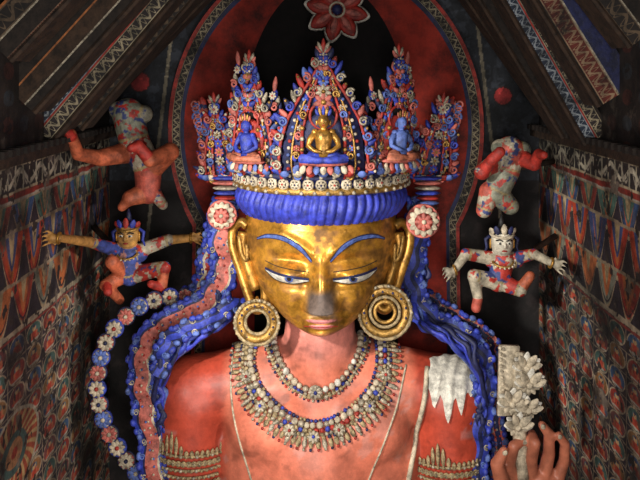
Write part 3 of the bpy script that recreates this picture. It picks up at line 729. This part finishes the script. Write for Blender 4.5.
for i in range(8):
    a=2*math.pi*i/8+.2; d=Vector((math.sin(a),0,math.cos(a)))
    mb.petal(c+d*.03,d,(0,-1,0),.34,.22,.05,'white'); mb.petal(c+d*.05+Vector((0,-.025,0)),d,(0,-1,0),.29,.18,.05,'red'); mb.petal(c+d*.08+Vector((0,-.05,0)),d,(0,-1,0),.19,.08,.03,'pink')
mb.ball(c+Vector((0,-.05,0)),.06,'navy'); mb.torus(c+Vector((0,-.05,0)),(0,-1,0),.08,.014,'cream',20,6)
mb.tube([c+Vector((0,.02,0)),Vector((c.x,.75,3.38))],.04,'wood',8)
mb.obj('carved_lotus_boss')
# ============================================================ walls (painted per vertex)
def paintwall(name,org,du,dv,nu,nv,fn,flip=False):
    a=np.linspace(0,1,nu);b=np.linspace(0,1,nv); Bv,Av=np.meshgrid(b,a,indexing='ij')
    org=np.array(org);du=np.array(du);dv=np.array(dv)
    V=org+Av.ravel()[:,None]*du+Bv.ravel()[:,None]*dv
    I=(np.arange(nv-1)[:,None]*nu+np.arange(nu-1)[None,:]).ravel()
    F=np.stack([I,I+1,I+nu+1,I+nu],1)
    if flip: F=F[:,::-1]
    me=bpy.data.meshes.new(name); me.vertices.add(len(V)); me.vertices.foreach_set('co',V.ravel())
    me.loops.add(F.size); me.loops.foreach_set('vertex_index',F.ravel().astype(np.int32)); me.polygons.add(len(F)); me.polygons.foreach_set('loop_start',np.arange(0,F.size,4,dtype=np.int32))
    me.update(calc_edges=True); me.validate(); setcol(me,fn(V)); me.materials.append(MATS['wallpaint'])
    o=bpy.data.objects.new(name,me); scene.collection.objects.link(o); return o
def sidepaint(seed,medal):
    def fn(V):
        u=V[:,1]; z=V[:,2]; n=fbm(u+20,z+20,1.6,seed); n2=fbm(u+10,z+10,9,seed+5); n3=fbm(u+40,z+10,4.5,seed+9)
        u=u+.03*(vnoise(u+9,z+9,4,seed+3)-.5); z=z+.02*(vnoise(u+5,z+5,5,seed+4)-.5)
        C=np.zeros((len(V),3)); C[:]=(.045,.032,.027)
        C+= (n2[:,None]-.5)*np.array([.05,.035,.02])
        def st(m,c): C[m]=c
        m=(z>.92); g=np.sin(u*9)*np.sin(z*14); st(m&(g>.55),(.12,.04,.03)); st(m&(g<-.6),(.06,.07,.08))
        b=(z>.70)&(z<.90); st(b,(.03,.025,.025)); w=.80+.055*np.sin(u*13); st(b&(np.abs(z-w)<.024),(.5,.45,.34)); w2=.80-.065*np.sin(u*26+1); st(b&(np.abs(z-w2)<.012),(.4,.36,.28))
        st(b&(np.mod(u,.16)<.03),(.42,.38,.28))
        st((np.abs(z-.91)<.014)|(np.abs(z-.69)<.012),(.42,.34,.22)); st((z>.63)&(z<.68),(.25,.03,.02)); st(np.abs(z-.62)<.01,(.35,.3,.24))
        b=(z>-.46)&(z<.61); st(b,(.03,.022,.03)); p=.50
        for r,(zt_,cs,dp) in enumerate([(.61,[(.04,.08,.18),(.07,.14,.11),(.26,.04,.03)],.34),(.36,[(.46,.055,.02),(.38,.04,.02),(.05,.07,.18)],.50),(-.06,[(.46,.13,.04),(.38,.04,.02),(.20,.20,.15)],.38)]):
            ph=(u+r*.25)/p; k=np.floor(ph).astype(int); f=(ph-k)*2-1; dep=dp*(1-np.abs(f)**1.7)+.02
            rr=b&(z<zt_)&(z>zt_-dep); q=(zt_-z)/np.maximum(dep,.02)
            for i,c in enumerate(cs): st(rr&(k%3==i),c)
            st(rr&(q>.90),(.38,.28,.17)); st(rr&(q>.80)&(q<.86),(.03,.02,.03))
            q2=(zt_-z)/(dp*.75*(1-np.minimum(np.abs(f)/.55,1)**1.5)+.01); st(rr&(q2<1),(.45,.13,.04)); st(rr&(q2<.8),cs[(r+1)%3])
            q3=(zt_-z)/(dp*.5*(1-np.minimum(np.abs(f)/.25,1)**1.5)+.01); st(rr&(q3<1),(.36,.26,.14))
            st(b&(np.abs(z-zt_)<.015),(.30,.23,.15))
        b=(z<-.46); cu=.40;cs=.20; q=u/cu; w=(z+.5)/cs; i=np.floor(q).astype(int); j=np.floor(w).astype(int); fx=q-i-.5; fz=w-j-.5
        st(b,(.035,.025,.035)); k=(i*2+j)%5
        pal=[(.28,.035,.025),(.05,.10,.20),(.26,.13,.05),(.06,.12,.10),(.18,.05,.05)]
        rr=np.sqrt(fx**2+(fz*.96)**2)
        for a_,c in enumerate(pal): st(b&(rr<.44)&(k==a_),c)
        st(b&(rr<.46)&(rr>.41),(.42,.33,.22)); 
        st(b&(np.sqrt(fx**2+(fz-.15)**2)<.17),(.10,.16,.18)); st(b&((fx/.30)**2+((fz+.22)/.10)**2<1),(.48,.075,.04)); 
        st(b&(((np.abs(fx)-.15)/.07)**2+((fz+.07)/.13)**2<1),(.46,.15,.07)); st(b&((fx/.13)**2+((fz+.06)/.17)**2<1),(.44,.055,.03)); st(b&(fx**2+(fz-.16)**2<.012),(.55,.35,.17)); st(b&(fx**2+(fz-.27)**2<.004),(.03,.03,.08)); st(b&((fx/.32)**2+((fz+.33)/.045)**2<1),(.45,.4,.32))
        st(b&((np.abs(fx)>.48)|(np.abs(fz)>.475)),(.32,.25,.17))
        st((np.abs(z+.46)<.022),(.40,.32,.22)); st((np.abs(z+.50)<.012),(.25,.04,.03))
        if medal:
            yc,zc,R=medal; rr=np.sqrt(((u-yc)/1.7)**2+(z-zc)**2); an=np.arctan2(z-zc,(u-yc)/1.7); m=rr<R; st(m,(.36,.08,.04)); st(m&(np.sin(an*22+rr*30)>.2)&(rr>R*.5),(.5,.34,.15)); st(m&(rr>R*.92),(.45,.4,.3)); st(rr<R*.5,(.06,.12,.11)); st((rr<R*.32),(.45,.22,.1)); st(rr<R*.12,(.4,.05,.03))
        # flaked-off plaster patches and general fading
        fade=smooth01(n3,.5,.75)[:,None]*.45; C=C*(1-fade)+np.array([.085,.06,.05])*fade
        C[n2>.68]=(.035,.025,.022); C[(n3>.70)&(n2>.5)]=(.14,.11,.085)
        soot_shade=np.clip(.08+2.2*(n-.24),.08,1.15); C*=soot_shade[:,None]  # noise patches: sooty grime plus soft shadow painted into the wall colour
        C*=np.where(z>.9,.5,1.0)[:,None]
        return np.clip(C*1.35,0,1)
    return fn
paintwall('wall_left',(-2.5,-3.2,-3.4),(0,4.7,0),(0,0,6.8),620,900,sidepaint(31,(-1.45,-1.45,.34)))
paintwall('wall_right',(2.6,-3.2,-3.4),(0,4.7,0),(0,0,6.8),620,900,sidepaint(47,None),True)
def backpaint(V):
    x,_,z=V.T; n=fbm(x+9,z+9,2.5,77); n2=fbm(x+9,z+9,8,7); C=np.zeros((len(V),3)); C[:]=(.02,.023,.03)
    m=(z<.4); C[m]=(.010,.007,.007)
    for (a,b,r) in((140,82,.11),(503,96,.10)):
        p=P(a,b,1.5); rr=np.hypot(x-p.x,z-p.z); C[rr<r]=(.35,.03,.03); C[(rr<r*1.15)&(rr>r)]=(.03,.015,.015)
    g=np.abs(np.abs(x-.06)-2.02+.12*(z-.5))
    C[(g<.02)&(z>-.5)]=(.2,.17,.12)
    C[(n2>.62)]*=2.0
    return C*np.clip(.2+1.4*n,.15,1.4)[:,None]
paintwall('wall_back',(-2.5,1.5,-3.4),(5.1,0,0),(0,0,6.8),420,560,backpaint)
mb=MB(); mb.box((0.05,-1.5,-3.45),[(3.2,0,0),(0,3.2,0),(0,0,.05)],'brownblack'); mb.obj('floor',None,False)
mb=MB(); mb.box((0.05,-.85,3.45),[(2.7,0,0),(0,2.4,0),(0,0,.05)],'wood'); mb.obj('ceiling',None,False)
for sx,W in((-1,-2.5),(1,2.6)):
    mb=MB(); mb.box((W-sx*.05,-.85,.98),[(.06,0,0),(0,2.34,0),(0,0,.045)],'wood')
    for i in range(30):
        mb.box((W-sx*.10,-3.1+i*.156,1.045),[(.05,0,0),(0,.035,0),(0,0,.028)],'brownblack')
    mb.obj('trim_1' if sx<0 else 'trim_2',None,False)
def board(a,b,y,w,dep,stripes):
    A=P(a[0],a[1],y);Bp=P(b[0],b[1],y); w=K(w,y); ax=(Bp-A)/2; d=ax.normalized(); sd=Vector((-d.z,0,d.x))
    mb=MB(); mb.box((A+Bp)/2+Vector((0,dep/2,0)),[ax,(0,dep/2,0),sd*(w/2)],'wood')
    pts=[np.array(A+(Bp-A)*t)+np.array([0,-.006,0]) for t in np.linspace(0,1,12)]
    mb.strip(pts,(0,-1,0),w,stripes); 
    s2=-sd if sd.z>0 else sd
    mb.tube([A+s2*w*.5,Bp+s2*w*.5],.025,'wood',6); mb.obj('roof_beam',None,False)
S1=[(.06,'orange'),(.5,'scroll_dark'),(.54,'silver'),(.9,'brownblack'),(1,'scroll_red')]
S2=[(.06,'silver'),(.42,'scroll_blue'),(.48,'red'),(.9,'scroll_cream'),(1,'brownblack')]
S3=[(.05,'silver'),(.45,'brownblack'),(.5,'navy'),(.94,'scroll_dark'),(1,'silver')]
S4=[(.1,'brownblack'),(.5,'scroll_red'),(.54,'silver'),(1,'navy')]
S5=[(.3,'brownblack'),(.34,'orange'),(.7,'wood'),(.74,'silver'),(1,'brownblack')]
board((-6,45),(80,-45),-1.9,46,.4,S1)
board((18,98),(130,-25),-1.35,44,.4,S5)
board((40,132),(165,-15),-.75,32,.4,S2)
board((70,120),(190,-20),-.1,30,.4,S3)
board((88,100),(215,-30),.5,26,.4,S5)
board((646,35),(585,-45),-1.6,40,.4,S1)
board((618,95),(545,-25),-1.05,44,.4,S4)
board((598,138),(508,-20),-.6,28,.4,S2)
board((576,130),(485,-20),-.0,30,.4,S3)
board((560,110),(462,-30),.6,26,.4,S5)
# ============================================================ lights
w=bpy.data.worlds.new('World'); scene.world=w; w.use_nodes=True; w.node_tree.nodes['Background'].inputs[0].default_value=(.6,.7,1,1); w.node_tree.nodes['Background'].inputs[1].default_value=.06
def aim(o,loc,tgt):
    o.location=loc; o.rotation_euler=(Vector(tgt)-Vector(loc)).to_track_quat('-Z','Y').to_euler()
def area(name,loc,tgt,size,power,col):
    l=bpy.data.lights.new(name,'AREA'); l.size=size; l.energy=power; l.color=col; o=bpy.data.objects.new(name,l); scene.collection.objects.link(o); aim(o,loc,tgt)
def spot(name,loc,tgt,ang,blend_,r,power,col):
    l=bpy.data.lights.new(name,'SPOT'); l.spot_size=math.radians(ang); l.spot_blend=blend_; l.shadow_soft_size=r; l.energy=power; l.color=col; o=bpy.data.objects.new(name,l); scene.collection.objects.link(o); aim(o,loc,tgt)
spot('key_lamp',(-3.4,-5.6,2.2),(.1,-.3,-.25),38,.8,.2,2700,(1,.96,.88))
spot('rim_lamp',(4.2,-4.6,1.2),(.2,-.3,-.4),42,.8,.2,1500,(1,.94,.86))
area('fill_low',(-.3,-5.8,-1.6),(0,0,-.4),.9,130,(1,.93,.84))
area('fill_room',(.2,-8.6,1.2),(0,1,-.2),1.4,190,(1,.96,.9))
cam=bpy.data.cameras.new('camera'); co=bpy.data.objects.new('camera',cam); scene.collection.objects.link(co)
co.location=(0,-D,ZC); co.rotation_euler=(math.pi/2,0,0); cam.lens=36*D/6.4; cam.sensor_width=36; cam.shift_y=-164/640
scene.camera=co
try: scene.view_settings.view_transform='Standard'
except Exception: pass
